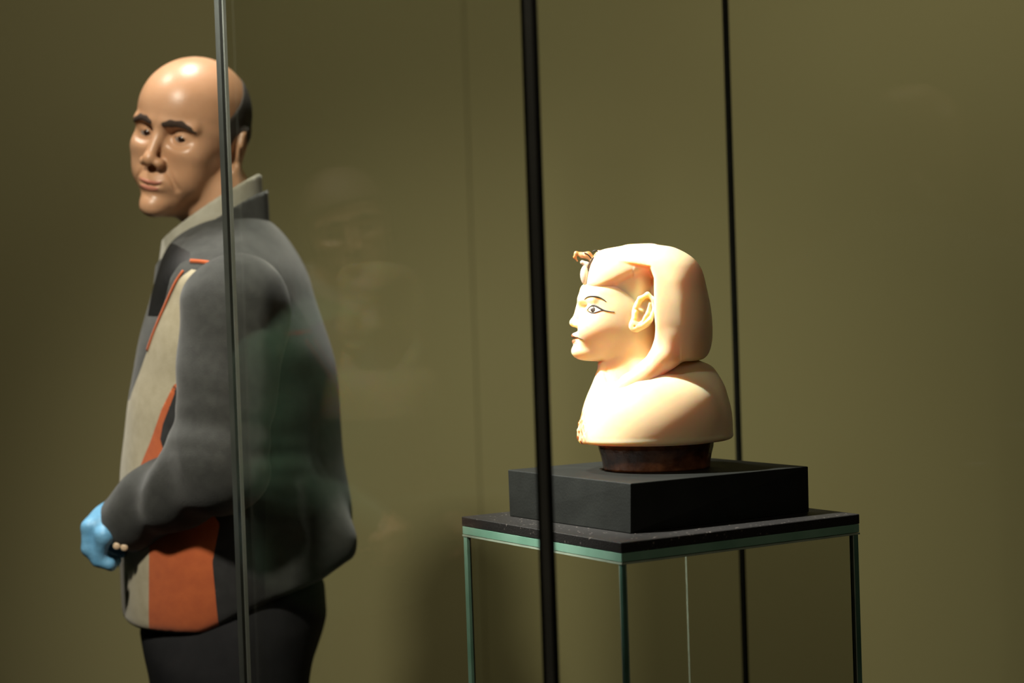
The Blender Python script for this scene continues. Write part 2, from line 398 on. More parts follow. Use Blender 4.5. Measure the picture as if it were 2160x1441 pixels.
# ------------------------------------------------------------------ display case
AZ = 0.557
uL = Vector((-math.sin(AZ), math.cos(AZ), 0)); uR = Vector((math.cos(AZ), math.sin(AZ), 0))
C0 = Vector((at(1135, 720, 1.873).x, 1.873, 0)); CA, CB = .766, .861
corners = [C0, C0+uR*CB, C0+uR*CB+uL*CA, C0+uL*CA]        # front, right, back, left
ctr = (corners[0]+corners[2])/2
case = empty('display_case', (ctr.x, ctr.y, 0))
tag(case, 'tall clear glass showcase with thin dark corner joints around the lit bust', 'display case')
def put(name, me, m, parent): return local(parent, obj(name, me, m))
Z0, Z1 = .30, 2.45
T = .008
def quad_prism(name, a, b, t, z0, z1, m, parent, bev=0):
    """pane between plan points a, b, thickness t inward (left of a->b)"""
    d = (b-a).normalized(); n = Vector((-d.y, d.x, 0))
    pts = [(a.x, a.y), (b.x, b.y), ((b+n*t).x, (b+n*t).y), ((a+n*t).x, (a+n*t).y)]
    return put(name, prism_mesh(name, pts, z0, z1, bev), m, parent)
for i in range(4):
    a, b = corners[i], corners[(i+1) % 4]; d = (b-a).normalized()
    quad_prism('glass_pane', a+d*.010, b-d*.010, T, Z0, Z1, M_glass if i == 3 else M_coated, case)
inward = [(uR+uL), (-uR+uL), (-uR-uL), (uR-uL)]
M_bevel = mat('joint_bevel_highlight', (0.30, 0.31, 0.28), .45, spec=.6, var=(12, (0.22, 0.23, 0.21), .8))  # chamfer grey lightened in place of the highlight it would catch
M_greyjoint = mat('grey_corner_strip', (0.05, 0.054, 0.048), .35, spec=.5, var=(20, (0.07, 0.075, 0.065), .8))
def strip(name, c, a, b, a0, a1, b0, b1, m):
    P = [c+a*a0+b*b0, c+a*a1+b*b0, c+a*a1+b*b1, c+a*a0+b*b1]
    put(name, prism_mesh(name, [(p.x, p.y) for p in P], Z0, Z1), m, case)
for i, c in enumerate(corners):
    n = inward[i].normalized(); s = [.0125, .0125, .0078, .0120][i]
    e1 = uR if n.dot(uR) > 0 else -uR; e2 = uL if n.dot(uL) > 0 else -uL
    if i != 3:
        k = .42
        P = [c+e1*s, c+e1*s*k, c+e2*s*k, c+e2*s, c+e2*s+e1*T, c+e1*T+e2*T, c+e1*s+e2*T]
        put('corner_joint', prism_mesh('corner_joint', [(p.x, p.y) for p in P], Z0, Z1, .0006, seg=1), M_joint, case)
        o = -(e1+e2).normalized()*.0004
        P = [c+e1*s*k+o, c+e2*s*k+o, c+e2*s*k-o, c+e1*s*k-o]
        put('joint_bevel_highlight', prism_mesh('joint_bevel_highlight', [(p.x, p.y) for p in P], Z0, Z1), M_bevel, case)
    else:
        strip('corner_joint', c, e2, e1, 0, .0150, 0, .004, M_greyjoint)  # left corner made of a grey, a dark and a pale strip
        strip('corner_seal', c, e2, e1, .0152, .0245, .0003, .004, M_joint)
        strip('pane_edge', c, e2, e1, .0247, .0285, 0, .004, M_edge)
# glass lid, base cabinet
def plan(pts, off=0): return [(p.x, p.y) for p in pts]
def grow(g): return [c - (inward[i].normalized()*g*math.sqrt(2)) for i, c in enumerate(corners)]
put('glass_lid', prism_mesh('glass_lid', plan(grow(-.001)), Z1, Z1+.010), M_coated, case)
put('base_cabinet', prism_mesh('base_cabinet', plan(grow(.01)), 0.0, Z0, .004), M_plinth, case)

# ------------------------------------------------------------------ glass stand with slab
PZ = CAM_H - .2341                    # top of plinth
HB = .0594; SZ1 = PZ-HB; SZ0 = SZ1-.0122
F1 = Vector((at(1330, 1020, 2.2472).x, 2.2472, 0))
AZp = .6111
F2 = Vector((at(1310, 1145, 2.166).x, 2.166, 0)); SA, SB = .361, .364
s2 = [F2, F2+uR*SB, F2+uR*SB+uL*SA, F2+uL*SA]
sc_ = (s2[0]+s2[2])/2
stand = empty('glass_stand', (sc_.x, sc_.y, Z0))
tag(stand, 'square green-edged glass stand under the speckled black slab inside the showcase', 'stand')
inn = lambda g: [s2[i] + inward[i]*g for i in range(4)]
GT = .0105
put('top_pane', prism_mesh('top_pane', plan(inn(.0005)), SZ0-GT, SZ0-.0003, .0005, seg=1), M_gedge, stand)
zt = SZ0-GT-.0006
chs = prism_mesh('top_chamfer', plan(inn(.0002)), zt-.0022, zt)
put('top_chamfer', chs, M_gline, stand)
ZT = zt-.0025
for i in range(4):
    a, b = s2[i]+inward[i]*.001, s2[(i+1) % 4]+inward[(i+1) % 4]*.001; d = (b-a).normalized()
    quad_prism('side_pane', a+d*.0105, b-d*.0105, .008, Z0, ZT, M_sglass, stand)
for i in range(4):
    c = s2[i]+inward[i]*.001; n = inward[i]; e1 = uR if n.dot(uR) > 0 else -uR; e2 = uL if n.dot(uL) > 0 else -uL
    big = {0: .0048, 1: .0085, 2: .0007, 3: .0045}[i]
    # bonded corner: darker core with pale ground lines each side
    P = [c+e1*big, c, c+e2*big, c+e2*big+e1*big*.9, c+e1*big*.9+e2*big*.9]
    P = [c+e1*big, c+e1*big*.2, c+e2*big*.2, c+e2*big, c+(e1+e2)*big]
    put('corner_bond', prism_mesh('corner_bond', plan(P), Z0, ZT), M_gedge_dark if i in (0, 1) else (M_gline if i == 2 else M_gedge), stand)
    if i == 2: continue
    for a, b in ((e1, e2), (e2, e1)):
        p0 = c+a*(big+.0002)
        w = {0: .0016, 1: .0016, 3: .0045}[i]
        P = [p0, p0+a*w, p0+a*w+b*.004, p0+b*.004]
        put('ground_edge', prism_mesh('ground_edge', plan(P), Z0, ZT), M_gline if (i != 3 or a.dot(uR) > .5) else M_gedge, stand)
slab = obj('stone_slab', prism_mesh('stone_slab', [(p.x-sc_.x, p.y-sc_.y) for p in s2], 0, SZ1-SZ0, .0008, seg=1), M_slab)
slab.location = (sc_.x, sc_.y, SZ0)
tag(slab, 'thin speckled black slab lying on the green-edged glass stand', 'slab')

# ------------------------------------------------------------------ plinth
pb = [at(1330, 1126, 1), at(1707, 1079, 1), at(1491, 1060, 1), at(1075, 1089, 1)]
def on_plane(px, py, z):
    d = at(px, py, 1.0) - Vector((0, 0, CAM_H)); return Vector((0, 0, CAM_H)) + d*((z-CAM_H)/d.z)
def para(f, r, l): return [f, r, r+l-f, l]
pz0 = SZ1+.0002; pz1 = PZ
B = para(on_plane(1330, 1126, pz0), on_plane(1707, 1080, pz0), on_plane(1075, 1089, pz0))
Tp = para(on_plane(1330, 1020, pz1), on_plane(1705, 984, pz1), on_plane(1071, 991, pz1))
pc = (B[0]+B[2])/2
pl = obj('plinth', prism_mesh('plinth', [(p.x-pc.x, p.y-pc.y) for p in B], 0, pz1-pz0, .0012, top=[(p.x-pc.x, p.y-pc.y) for p in Tp]), M_plinth)
pl.location = (pc.x, pc.y, pz0)
tag(pl, 'matte black rectangular plinth block directly under the pharaoh bust', 'plinth')

# ------------------------------------------------------------------ the bust (units: photo pixels, u metres each)
BY = 2.43; U = BY/FPX
b0 = at(1380, 990, BY); b0 = Vector((b0.x, BY, PZ))
BROT = -math.atan2(b0.x, BY)
def bust_local(px, py):
    dx, h = px-1380, 990-py; return dx+.034*h, h-.034*dx
def MIR(P): return np.stack([P[:, 0], np.abs(P[:, 1]), P[:, 2]], 1)
_t = table([55, 62, 75, 90, 110, 130, 150, 168, 185, 200, 212, 225, 240],
           [4, 4, 4, 5, 6, 6, 5, 6, 6, 6, 5, 0, -10], [152, 160, 162, 161, 158, 153, 145, 138, 130, 124, 118, 106, 60],
           [156, 163, 164, 163, 161, 158, 154, 148, 140, 131, 122, 100, 60], [142, 150, 152, 152, 149, 142, 130, 112, 92, 78, 68, 60, 50])
_h = table([228, 236, 246, 262, 285, 310, 335, 362, 386, 406, 425, 440],
           [-60, -60, -60, -55, -50, -45, -45, -45, -45, -40, -35, -35], [60, 84, 96, 101, 103, 103, 100, 98, 90, 78, 58, 20],
           [40, 46, 52, 56, 60, 62, 64, 64, 62, 58, 50, 20], [24, 38, 48, 57, 66, 71, 73, 72, 70, 62, 48, 20])
def bust_head(P):
    Q = MIR(P)
    d = loft(P, *_t, n=2.15, capk=10)
    d = smin(d, ell(Q, (18, 88, 120), (112, 66, 82)), 22)                    # shoulders
    d = smax(d, -ell(Q, (-68, 44, 216), (34, 46, 42)), 12)                   # hollow beside the throat
    d = smax(d, 57-P[:, 2], 5)
    h = loft(P, *_h, n=2.1, capk=12)
    h = smin(h, ell(P, (-137, 0, 252), (27, 24, 17)), 16)                  # chin
    h = smin(h, ell(Q, (-112, 42, 300), (32, 24, 26)), 30)                 # cheeks
    h = smin(h, cap(P, (-131, 0, 380), (-143, 0, 340), 11, 8), 16)
    h = smin(h, cap(P, (-142, 0, 345), (-155, 0, 316), 7.5, 10), 9)           # nose
    h = smin(h, ell(P, (-159, 0, 312), (10, 10, 8.5)), 6)
    h = smin(h, ell(Q, (-150, 10, 308), (10, 7, 6.5)), 5)                   # wings
    h = smax(h, -ell(Q, (-157, 4.5, 302), (4, 2.6, 4)), 3)                 # nostrils
    h = smin(h, ell(P, (-151.5, 0, 285), (14, 21, 7.5)), 5)                  # upper lip
    h = smin(h, ell(P, (-150.5, 0, 272.5), (14, 19, 7.5)), 5)
    h = smax(h, -ell(Q, (-164, 0, 279), (7, 22, 1.6)), 3)
    h = smax(h, -ell(Q, (-140, 26, 280), (5, 5, 4)), 5)                   # mouth corners
    h = smax(h, -ell(Q, (-141, 30, 345), (13, 15, 8)), 12)               # sockets
    h = smin(h, ell(Q, (-117, 33, 339), (19, 22, 10)), 5)                 # eyes
    h = smin(h, cap(Q, (-141, 10, 362), (-112, 52, 362), 6, 5), 12)         # brow
    neck = cap(P, (-38, 0, 270), (-40, 0, 180), 60, 64, sc=(1, .95, 1))
    h = smin(h, neck, 14)
    d = smin(d, h, 12)
    # small edge losses on the broken front rim
    loss = bumps(P, .16, 3)*3.2*np.clip((-138-P[:, 0])/14, 0, 1)*np.clip((130-P[:, 2])/30, 0, 1)
    return d + loss
_nh = [226, 236, 262, 296, 330, 352, 375, 400, 416, 430, 441, 452, 460, 466, 471]
_nx = [62, 62, 62, 62, 60, 57, 52, 46, 38, 28, 18, 8, 2, -2, -4]
_nb = [112, 120, 130, 133, 131, 127.5, 123, 118, 113, 105, 95, 80, 65, 50, 26]
_n = table(_nh, _nx, [120, 130, 140, 140, 138, 134, 130, 126, 126, 124, 120, 112, 100, 82, 40], [b-x for b, x in zip(_nb, _nx)],
           [84, 94, 106, 115, 118, 118, 116, 112, 107, 101, 94, 82, 70, 55, 30])
_c = table([352, 366, 380, 396, 412, 428, 442, 454, 463, 470],
           [-30]*10, [88, 95, 98, 99, 97, 92, 86, 79, 68, 30], [50, 60, 70, 80, 90, 95, 95, 90, 70, 40], [66, 73, 78, 84, 88, 88, 84, 76, 62, 30])
def bust_dress(P):
    Q = MIR(P)
    wing = loft(P, *_n, n=2.0, capk=10)
    wing = smax(wing, ell(P, (6, 0, 290), (130, 190, 260)), 10)
    xe = np.interp(P[:, 2], [225, 262, 330, 400, 425, 440, 480], [22, 14, 10, 12, 4, -60, -240])
    wing = smax(wing, (xe-P[:, 0])*.8, 7)
    c = loft(P, *_c, n=2.2, capk=8)                                          # cap over the brow
    zedge = np.interp(P[:, 0], [-140, -100, -72, -40, -10, 30], [386, 389, 396, 410, 420, 426])
    c = smax(c, (zedge-P[:, 2])*.9, 9)
    temple = loft(P, *table([300, 330, 362, 392, 420], [-30]*5, [40, 56, 86, 92, 80], [40]*5, [60, 66, 71.5, 74, 74]), n=2.1, capk=6)
    zt = np.interp(P[:, 0], [-140, -100, -70, -50, -30, 30], [384, 382, 373, 358, 340, 322])
    temple = smax(temple, zt-P[:, 2], 2)
    d = smin(wing, c, 14); d = smin(d, temple, 14)
    # lappets falling over the chest
    lap = None
    pts = [((44, 80, 276), 28), ((30, 84, 240), 28), ((-8, 90, 204), 24), ((-44, 84, 182), 21), ((-78, 72, 158), 18), ((-98, 64, 132), 16), ((-110, 60, 104), 14)]
    for (a, ra), (b, rb) in zip(pts[:-1], pts[1:]):
        e = cap(Q, a, b, ra, rb); lap = e if lap is None else smin(lap, e, 14)
    d = smin(d, lap, 16)
    return d
def bust_mesh(name, f, lo, hi, h, m, parent):
    V, Q = sdf_mesh(f, lo, hi, h)
    return obj(name, fast_mesh(name, V*U, Q), m, parent), V, Q
bust = empty('pharaoh_bust', (b0.x, b0.y, PZ)); bust.rotation_euler.z = BROT
tag(bust, 'glowing cream alabaster pharaoh bust in a smooth headcloth facing left on the black plinth', 'statue')
ho, HV, HQ = bust_mesh('head_and_shoulders', bust_head, (-182, -172, 46), (182, 172, 450), 2.4, M_alab, bust)
bust_mesh('headcloth', bust_dress, (-150, -132, 80), (150, 132, 486), 2.4, M_alab2, bust)
tree = BVHTree.FromPolygons([tuple(v) for v in HV], [tuple(q) for q in HQ.tolist()])
def on_side(px, py, sgn=-1, lift=.4):
    x, h = bust_local(px, py)
    hit = tree.ray_cast(Vector((x, 200*sgn, h)), Vector((0, -sgn, 0)))
    if hit[0] is None: return None
    return (hit[0] + hit[1]*lift)
def smooth_pts(pts, n=6):
    P = [Vector((*p, 0)) for p in pts]; out = []
    for i in range(len(P)-1):
        a = P[max(i-1, 0)]; b = P[i]; c = P[i+1]; d = P[min(i+2, len(P)-1)]
        for k in range(n):
            t = k/n; out.append(.5*((2*b)+(c-a)*t+(2*a-5*b+4*c-d)*t*t+(-a+3*b-3*c+d)*t**3))
    out.append(P[-1]); return [(p.x, p.y) for p in out]
def paint_line(name, pts, w, m, closed=False):
    for sgn in (-1, 1):
        q = [on_side(x, y, sgn) for x, y in smooth_pts(pts)]
        q = [p for p in q if p is not None]
        if len(q) < 3: continue
        n = len(q); R = [(w*(.35+.65*math.sin(math.pi*min(1, max(0, (i+.6)/n)))) if not closed else w)*U for i in range(n)]
        obj(name, tube_mesh(name, [p*U for p in q], R, 6), m, bust)
paint_line('eyebrow', [(1234, 634), (1240, 629.5), (1250, 627.5), (1262, 629), (1272, 633), (1280, 639)], 2.0, M_kohl)
paint_line('eye_outline', [(1240, 656), (1245, 650), (1252, 646.5), (1259, 648), (1266, 652), (1274, 656), (1284, 658.5), (1297, 660)], 1.8, M_kohl)
paint_line('eye_outline', [(1240, 656), (1246, 660.5), (1253, 662), (1261, 660), (1268, 657.5), (1275, 656.5)], 1.5, M_kohl)
paint_line('mouth_line', [(1213, 713.5), (1219, 714), (1225, 716), (1231, 717)], 1.2, M_kohl)
def paint_patch(name, poly, m, lift=.5):
    for sgn in (-1, 1):
        cx = sum(p[0] for p in poly)/len(poly); cy = sum(p[1] for p in poly)/len(poly)
        V = []; F = []; n = len(poly); rings = 4
        c = on_side(cx, cy, sgn, lift)
        if c is None: return
        V.append(c*U)
        for r in range(1, rings+1):
            for x, y in poly:
                p = on_side(cx+(x-cx)*r/rings, cy+(y-cy)*r/rings, sgn, lift*(1 if r < rings else 0)-.05)
                V.append((p if p is not None else c)*U)
        for i in range(n): F.append((0, 1+i, 1+(i+1) % n))
        for r in range(rings-1):
            for i in range(n): F.append((1+r*n+i, 1+(r+1)*n+i, 1+(r+1)*n+(i+1) % n, 1+r*n+(i+1) % n))
        obj(name, from_arrays(name, V, F), m, bust)
paint_patch('eye_white', smooth_pts([(1241, 656), (1246, 650.5), (1253, 648), (1262, 650.5), (1272, 656), (1262, 659), (1253, 661), (1246, 659.5), (1241, 656)], 3)[:-1], M_eyewhite, .35)
paint_patch('iris', [(1252+5.6*math.cos(a*math.pi/8), 654.6+6.4*math.sin(a*math.pi/8)) for a in range(16)], M_iris, .8)
# lips: thin coloured skins over the carved lips
def skin_patch(name, cond, lift, m):
    N = fast_mesh('tmp', HV, HQ); N.calc_loop_triangles()
    nor = np.empty(len(HV)*3, np.float32); N.vertices.foreach_get('normal', nor); nor = nor.reshape(-1, 3); bpy.data.meshes.remove(N)
    g = cond(HV); sel = (np.abs(HV[:, 2]-280) < 30) & (HV[:, 0] < -110)
    keep = sel[HQ].all(1); u, inv = np.unique(HQ[keep], return_inverse=True); F = inv.reshape(-1, 4)
    (V1, F1), _ = split_mesh((HV+nor*lift)[u], F, g[u])
    return obj(name, fast_mesh(name, V1*U, F1), m, bust)
skin_patch('upper_lip', lambda V: ((np.abs(V[:, 1])/20)**2 + ((V[:, 2]-285.0+np.abs(V[:, 1])*.18)/5.0)**2)-1, .35, M_lip)
skin_patch('lower_lip', lambda V: ((V[:, 1]/18)**2 + ((V[:, 2]-274)/4.6)**2)-1, .35, M_lip)
# ears
def ear_sdf(P):
    # ear-local: x forward(-)/back, z up, y outwards ; units px, built around (0,0,0), size about 50 x 78
    d = ell(P, (0, 0, 3), (22, 6, 33))
    d = smin(d, ell(P, (-9, 1, -26), (12, 6.5, 12)), 8)
    d = smax(d, -ell(P, (1, 10, 8), (14, 7, 22)), 5)
    rim = [(-15, 5, 8), (-12, 7, 24), (0, 8, 35), (14, 8, 28), (20, 8, 10), (16, 7, -8), (5, 5, -22), (-6, 4, -30)]
    for a, b in zip(rim[:-1], rim[1:]): d = smin(d, cap(P, a, b, 4.2, 4.2), 4)
    for a, b in (((-14, 4, 8), (-4, 5, 4)), ((8, 5, 20), (9, 5, 2)), ((9, 5, 2), (2, 5, -14)), ((-14, 5, -2), (-12, 5, -12))): d = smin(d, cap(P, a, b, 3.8, 3.8), 3)
    d = smax(d, -ell(P, (-4, 9, -8), (7, 8, 9)), 3)
    d = smax(d, -ell(P, (-9, 8, -27), (2, 4, 2)), 1.5)                       # pierced lobe
    return d
EV, EQ = sdf_mesh(ear_sdf, (-30, -12, -44), (30, 20, 46), 1.2)
em = fast_mesh('ear', EV*U*1.13, EQ)
for sgn in (-1, 1):
    x, h = bust_local(1357, 662)
    e = obj('ear', em, M_alab2, bust)
    e.matrix_local = Matrix.Translation(Vector((x, sgn*80, h))*U) @ Matrix.Diagonal((1, sgn, 1, 1)) @ Matrix.Rotation(math.radians(16), 4, 'Y') @ Matrix.Rotation(math.radians(8), 4, 'Z')
# brow ornament: vulture and cobra heads
def blob(name, f, lo, hi, h, m):
    V, Q = sdf_mesh(f, lo, hi, h); return obj(name, fast_mesh(name, V*U, Q), m, bust)
def bl(px, py, y=0): x, h = bust_local(px, py); return (x, y, h)
def vult(P):
    d = polycap(P, [bl(1262, 588, -7), bl(1256, 570, -7), bl(1251, 552, -7), bl(1240, 541, -7), bl(1226, 541, -7)], [9, 7.5, 6.5, 7, 6], 5)
    return smin(d, polycap(P, [bl(1226, 540, -7), bl(1215, 537, -7), bl(1212, 545, -7), bl(1217, 553, -7)], [5, 4, 3, 1.6], 3), 3)
blob('vulture_head', vult, (-190, -20, 370), (-90, 8, 480), 1.3, M_amber)
def cobra(P):
    d = ell(P, bl(1233, 583, -9), (9.5, 11, 19))
    d = smin(d, cap(P, bl(1238, 596, -6), bl(1262, 590, 0), 8, 9), 6)
    return smin(d, polycap(P, [bl(1236, 570, -9), bl(1238, 561, -9), bl(1228, 556, -10)], [6, 5.5, 4.5], 4), 4)
blob('cobra_hood', cobra, (-190, -26, 360), (-90, 16, 470), 1.3, M_horn)
def cobra2(P):
    return polycap(P, [bl(1262, 592, 8), bl(1254, 574, 9), bl(1252, 556, 9), bl(1258, 544, 8), bl(1262, 534, 6)], [8, 7.5, 6.5, 6, 4], 5)
blob('cobra_body', cobra2, (-160, -6, 370), (-80, 24, 480), 1.3, M_amber)
for pts in ([(1249, 534), (1257, 531), (1261, 537), (1255, 541)], [(1252, 545), (1245, 556), (1240, 568), (1244, 578)], [(1258, 560), (1252, 572), (1247, 584), (1252, 592)], [(1232, 536), (1240, 540), (1247, 548)], [(1239, 590), (1246, 592), (1256, 586)]):
    q = [Vector(bl(x, y, -14.5)) for x, y in smooth_pts(pts, 4)]
    obj('inlay_line', tube_mesh('inlay_line', [p*U for p in q], 1.4*U, 6), M_kohl, bust)

# ------------------------------------------------------------------ brown mount ring between bust and plinth
def ring_outline(r, n=72):
    random.seed(5); return [(r[0]*math.cos(2*math.pi*i/n), r[1]*math.sin(2*math.pi*i/n)) for i in range(n)]
M_ring = mat('brown_resin', (0.075, 0.022, 0.009), .25, spec=.7, var=(55, (0.26, 0.09, 0.035), .9), bump=(120, .5, 5))
bm = bmesh.new(); n = 96; rows = []
random.seed(4)
for k, (z, r) in enumerate([(0, 1.0), (4, 1.0), (14, 1.012), (30, 1.04), (44, 1.075), (56.6, 1.085), (56.6, 0.9), (56.5, .02)]):
    row = []
    for i in range(n):
        a = 2*math.pi*i/n; fl = 1+(.006*math.sin(a*23+1.3*math.sin(a*5)) if k < 6 else 0)
        row.append(bm.verts.new(((5+113*r*fl*math.cos(a))*U, (105*r*fl*math.sin(a))*U, z*U)))
    rows.append(row)
for a, b in zip(rows[:-1], rows[1:]):
    for i in range(n): bm.faces.new((a[i], a[(i+1) % n], b[(i+1) % n], b[i]))
bm.faces.new(rows[0][::-1]); bm.faces.new(rows[-1])
bmesh.ops.recalc_face_normals(bm, faces=bm.faces[:])
for f in bm.faces: f.smooth = True
me = bpy.data.meshes.new('mount_ring'); bm.to_mesh(me); bm.free()
ring = obj('mount_ring', me, M_ring); ring.location = (b0.x, b0.y, PZ+.0003); ring.rotation_euler.z = BROT
tag(ring, 'dark brown oval collar holding the bust above the black plinth', 'mount')

# ------------------------------------------------------------------ the man
MY = 2.9
foot = at(480, 1300, MY); man = empty('person', (foot.x, MY, 0))
tag(man, 'bald person in grey, beige and orange fleece and blue gloves looking over at the camera', 'person')
def W(px, py, dy=0.0): return at(px, py, MY+dy)
def wp(px, py, dy=0.0): return tuple(W(px, py, dy))
def pput(name, V, Q, m, parent=man):
    o = obj(name, fast_mesh(name, V, Q), m)
    if parent is man: return local(man, o)
    o.parent = parent; o.matrix_parent_inverse = parent.matrix_world.inverted(); return o

# --- head (millimetres, face towards -x, ears on the y axis)
HO = W(407, 303)
Hrot = Matrix.Rotation(math.radians(66), 3, 'Z') @ Matrix.Rotation(math.radians(13), 3, 'X') @ Matrix.Rotation(math.radians(-3), 3, 'Y')
_j = table([-112, -104, -92, -75, -50, -25, 0, 20],
           [-30, -30, -28, -24, -18, -12, -5, 0], [44, 60, 67, 70, 74, 78, 84, 85], [16, 30, 42, 54, 66, 75, 80, 85], [13, 23, 33, 44, 54, 61, 67, 69])
def man_head(P):
    Q = MIR(P)
    d = ell(P, (3, 0, 44), (93, 75.5, 87))
    d = smin(d, ell(P, (-28, 0, 50), (68, 66, 64)), 30)
    d = smin(d, loft(P, *_j, n=2.25, capk=10), 22)
    d = smin(d, ell(Q, (-62, 42, -10), (23, 19, 15)), 24)                    # cheekbones
    d = smin(d, ell(P, (-86, 0, -94), (16, 17, 14)), 14)                   # chin
    d = smin(d, cap(Q, (-91, 8, 32), (-78, 48, 29), 7, 7), 12)              # brow ridge
    d = smax(d, -ell(Q, (-97, 31, 13), (27, 21, 14)), 12)                  # sockets
    d = smin(d, cap(P, (-88, 0, 26), (-107, 0, -18), 7, 8.5), 8)             # nose
    d = smin(d, ell(P, (-109, 0, -24), (10, 9.5, 9)), 6)
    d = smin(d, ell(Q, (-100, 12.5, -28), (11, 8, 8)), 5)
    d = smax(d, -ell(Q, (-107, 7, -36), (6, 3.5, 5)), 3)
    d = smin(d, ell(P, (-84, 0, -56), (17, 27, 13)), 16)                    # muzzle
    S = P.copy(); S[:, 2] -= S[:, 1]**2*.0065                              # mouth corners lifted
    d = smin(d, ell(Q, (-52, 44, -42), (24, 14, 24)), 24)                   # fuller cheeks
    d = smin(d, ell(S, (-95, 0, -57), (7.5, 21, 3.4)), 5)
    d = smin(d, ell(S, (-93.5, 0, -66.5), (7.5, 18, 4)), 6)
    d = smax(d, -ell(S, (-106, 0, -61.5), (9, 28, 1.4)), 3)
    d = smax(d, -cap(Q, (-95, 20, -32), (-80, 36, -64), 1.8, 1.2), 7)         # smile fold
    d = smin(d, ell(Q, (-71.5, 31, 13), (14, 15.5, 12.5)), 9)                 # lids
    d = smax(d, -ell(Q, (-87, 31, 10.5), (9, 12.5, 3.0)), 1.5)
    # ears
    E = np.stack([Q[:, 0], Q[:, 1], Q[:, 2]], 1)
    ca, sa = math.cos(math.radians(24)), math.sin(math.radians(24))
    ex = (E[:, 0]-8)*ca+(E[:, 1]-76)*-sa; ey = (E[:, 0]-8)*sa+(E[:, 1]-76)*ca
    L = np.stack([ex, ey, E[:, 2]-0], 1)
    ear = ell(L, (4, 2, 4), (17, 5, 30)); ear = smax(ear, -ell(L, (2, 7, 6), (11, 6, 20)), 3)
    for a, b in zip([(-10, 5, 10), (-4, 6, 28), (8, 7, 33), (20, 7, 22), (19, 6, 4), (10, 4, -14)], [(-4, 6, 28), (8, 7, 33), (20, 7, 22), (19, 6, 4), (10, 4, -14), (0, 2, -26)]):
        ear = smin(ear, cap(L, a, b, 3.4, 3.4), 2)
    ear = smin(ear, ell(L, (-2, 3, -24), (8, 4.5, 9)), 4); ear = smin(ear, cap(L, (6, 5, 16), (6, 5, -8), 3, 3), 3)
    return smin(d, ear, 5)
HM = Matrix.Translation(HO) @ Hrot.to_4x4() @ Matrix.Scale(.001, 4)
HMi = np.array(HM.inverted())
def to_head(P): return (P @ HMi[:3, :3].T.astype(np.float32) + HMi[:3, 3].astype(np.float32)).astype(np.float32)
neck_pts = [tuple(HM @ Vector((22, 0, -40))), wp(455, 420, .01), wp(478, 500, .01)]
def body_sdf(P):
    """head, neck, trunk, arms and legs of the man as one surface (world coordinates, metres)"""
    d = man_head(to_head(P))*.001
    nk = polycap(P, neck_pts, [.056, .050, .052], .03)
    d = smin(d, nk, .02)
    tr = polycap(P, [wp(490, 670), wp(495, 800), wp(500, 1150), wp(495, 1300)], [.10, .115, .11, .12], .05)
    sh = cap(P, wp(490, 640, -.15), wp(490, 640, .15), .05, .05)
    d = smin(d, smin(tr, sh, .06), .03)
    for s in (-1, 1):
        d = smin(d, polycap(P, arm_pts(s), [.045, .04, .030], .02), .03)
        d = smin(d, polycap(P, leg_pts(s), [.085, .06, .045, .045], .03), .04)
    return d
SH = lambda s: wp(500, 640, .17*s)
def arm_pts(s):
    if s < 0: return [wp(497, 650, -.19), wp(462, 978, -.25), wp(262, 1100, -.15)]
    return [wp(480, 650, .19), wp(450, 985, .25), wp(285, 1095, .13)]
def leg_pts(s):
    a = W(495, 1300, .09*s); return [tuple(a), (a.x-.01, MY+.11*s, .50), (a.x+.02, MY+.12*s, .10), (a.x-.04, MY+.13*s, .06)]
# continuous skin: fine above the collar, coarser (hidden by the clothes) below
zc = W(460, 500).z
V1, Q1 = sdf_mesh(body_sdf, (HO.x-.16, MY-.16, zc-.10), (HO.x+.16, MY+.16, HO.z+.17), .0026)
V2, Q2 = sdf_mesh(body_sdf, (-.80, MY-.42, -.01), (-.05, MY+.42, zc-.04), .012, proj=1)
V2[:, 2] = np.minimum(V2[:, 2], zc-.03)
Vb = np.concatenate([V1, V2]); Qb = np.concatenate([Q1, Q2+len(V1)])
body = pput('body', Vb, Qb, M_skin)
# hair: cropped shell around back and sides
def hair_sdf(P):
    L = to_head(P); d = man_head(L)-1.6
    Q = MIR(L)
    top = Q[:, 2] - np.interp(L[:, 0], [-70, -40, 0, 30, 60, 90, 110], [20, 40, 72, 98, 112, 116, 116])
    low = np.interp(L[:, 0], [-70, -32, -22, 20, 60, 110], [10, 2, 0, 0, -38, -42]) - Q[:, 2]
    fr = (-34 - L[:, 0]) - np.clip(L[:, 2]-10, 0, 60)*.1
    ear = -(ell(Q, (10, 90, -2), (24, 30, 34)))
    return smax(smax(smax(d, np.maximum(top, low), 5), fr, 6), ear, 5)*.001
VH, QH = sdf_mesh(hair_sdf, (HO.x-.15, MY-.15, HO.z-.09), (HO.x+.15, MY+.15, HO.z+.15), .0028, proj=1)
pput('hair', VH, QH, M_hair)
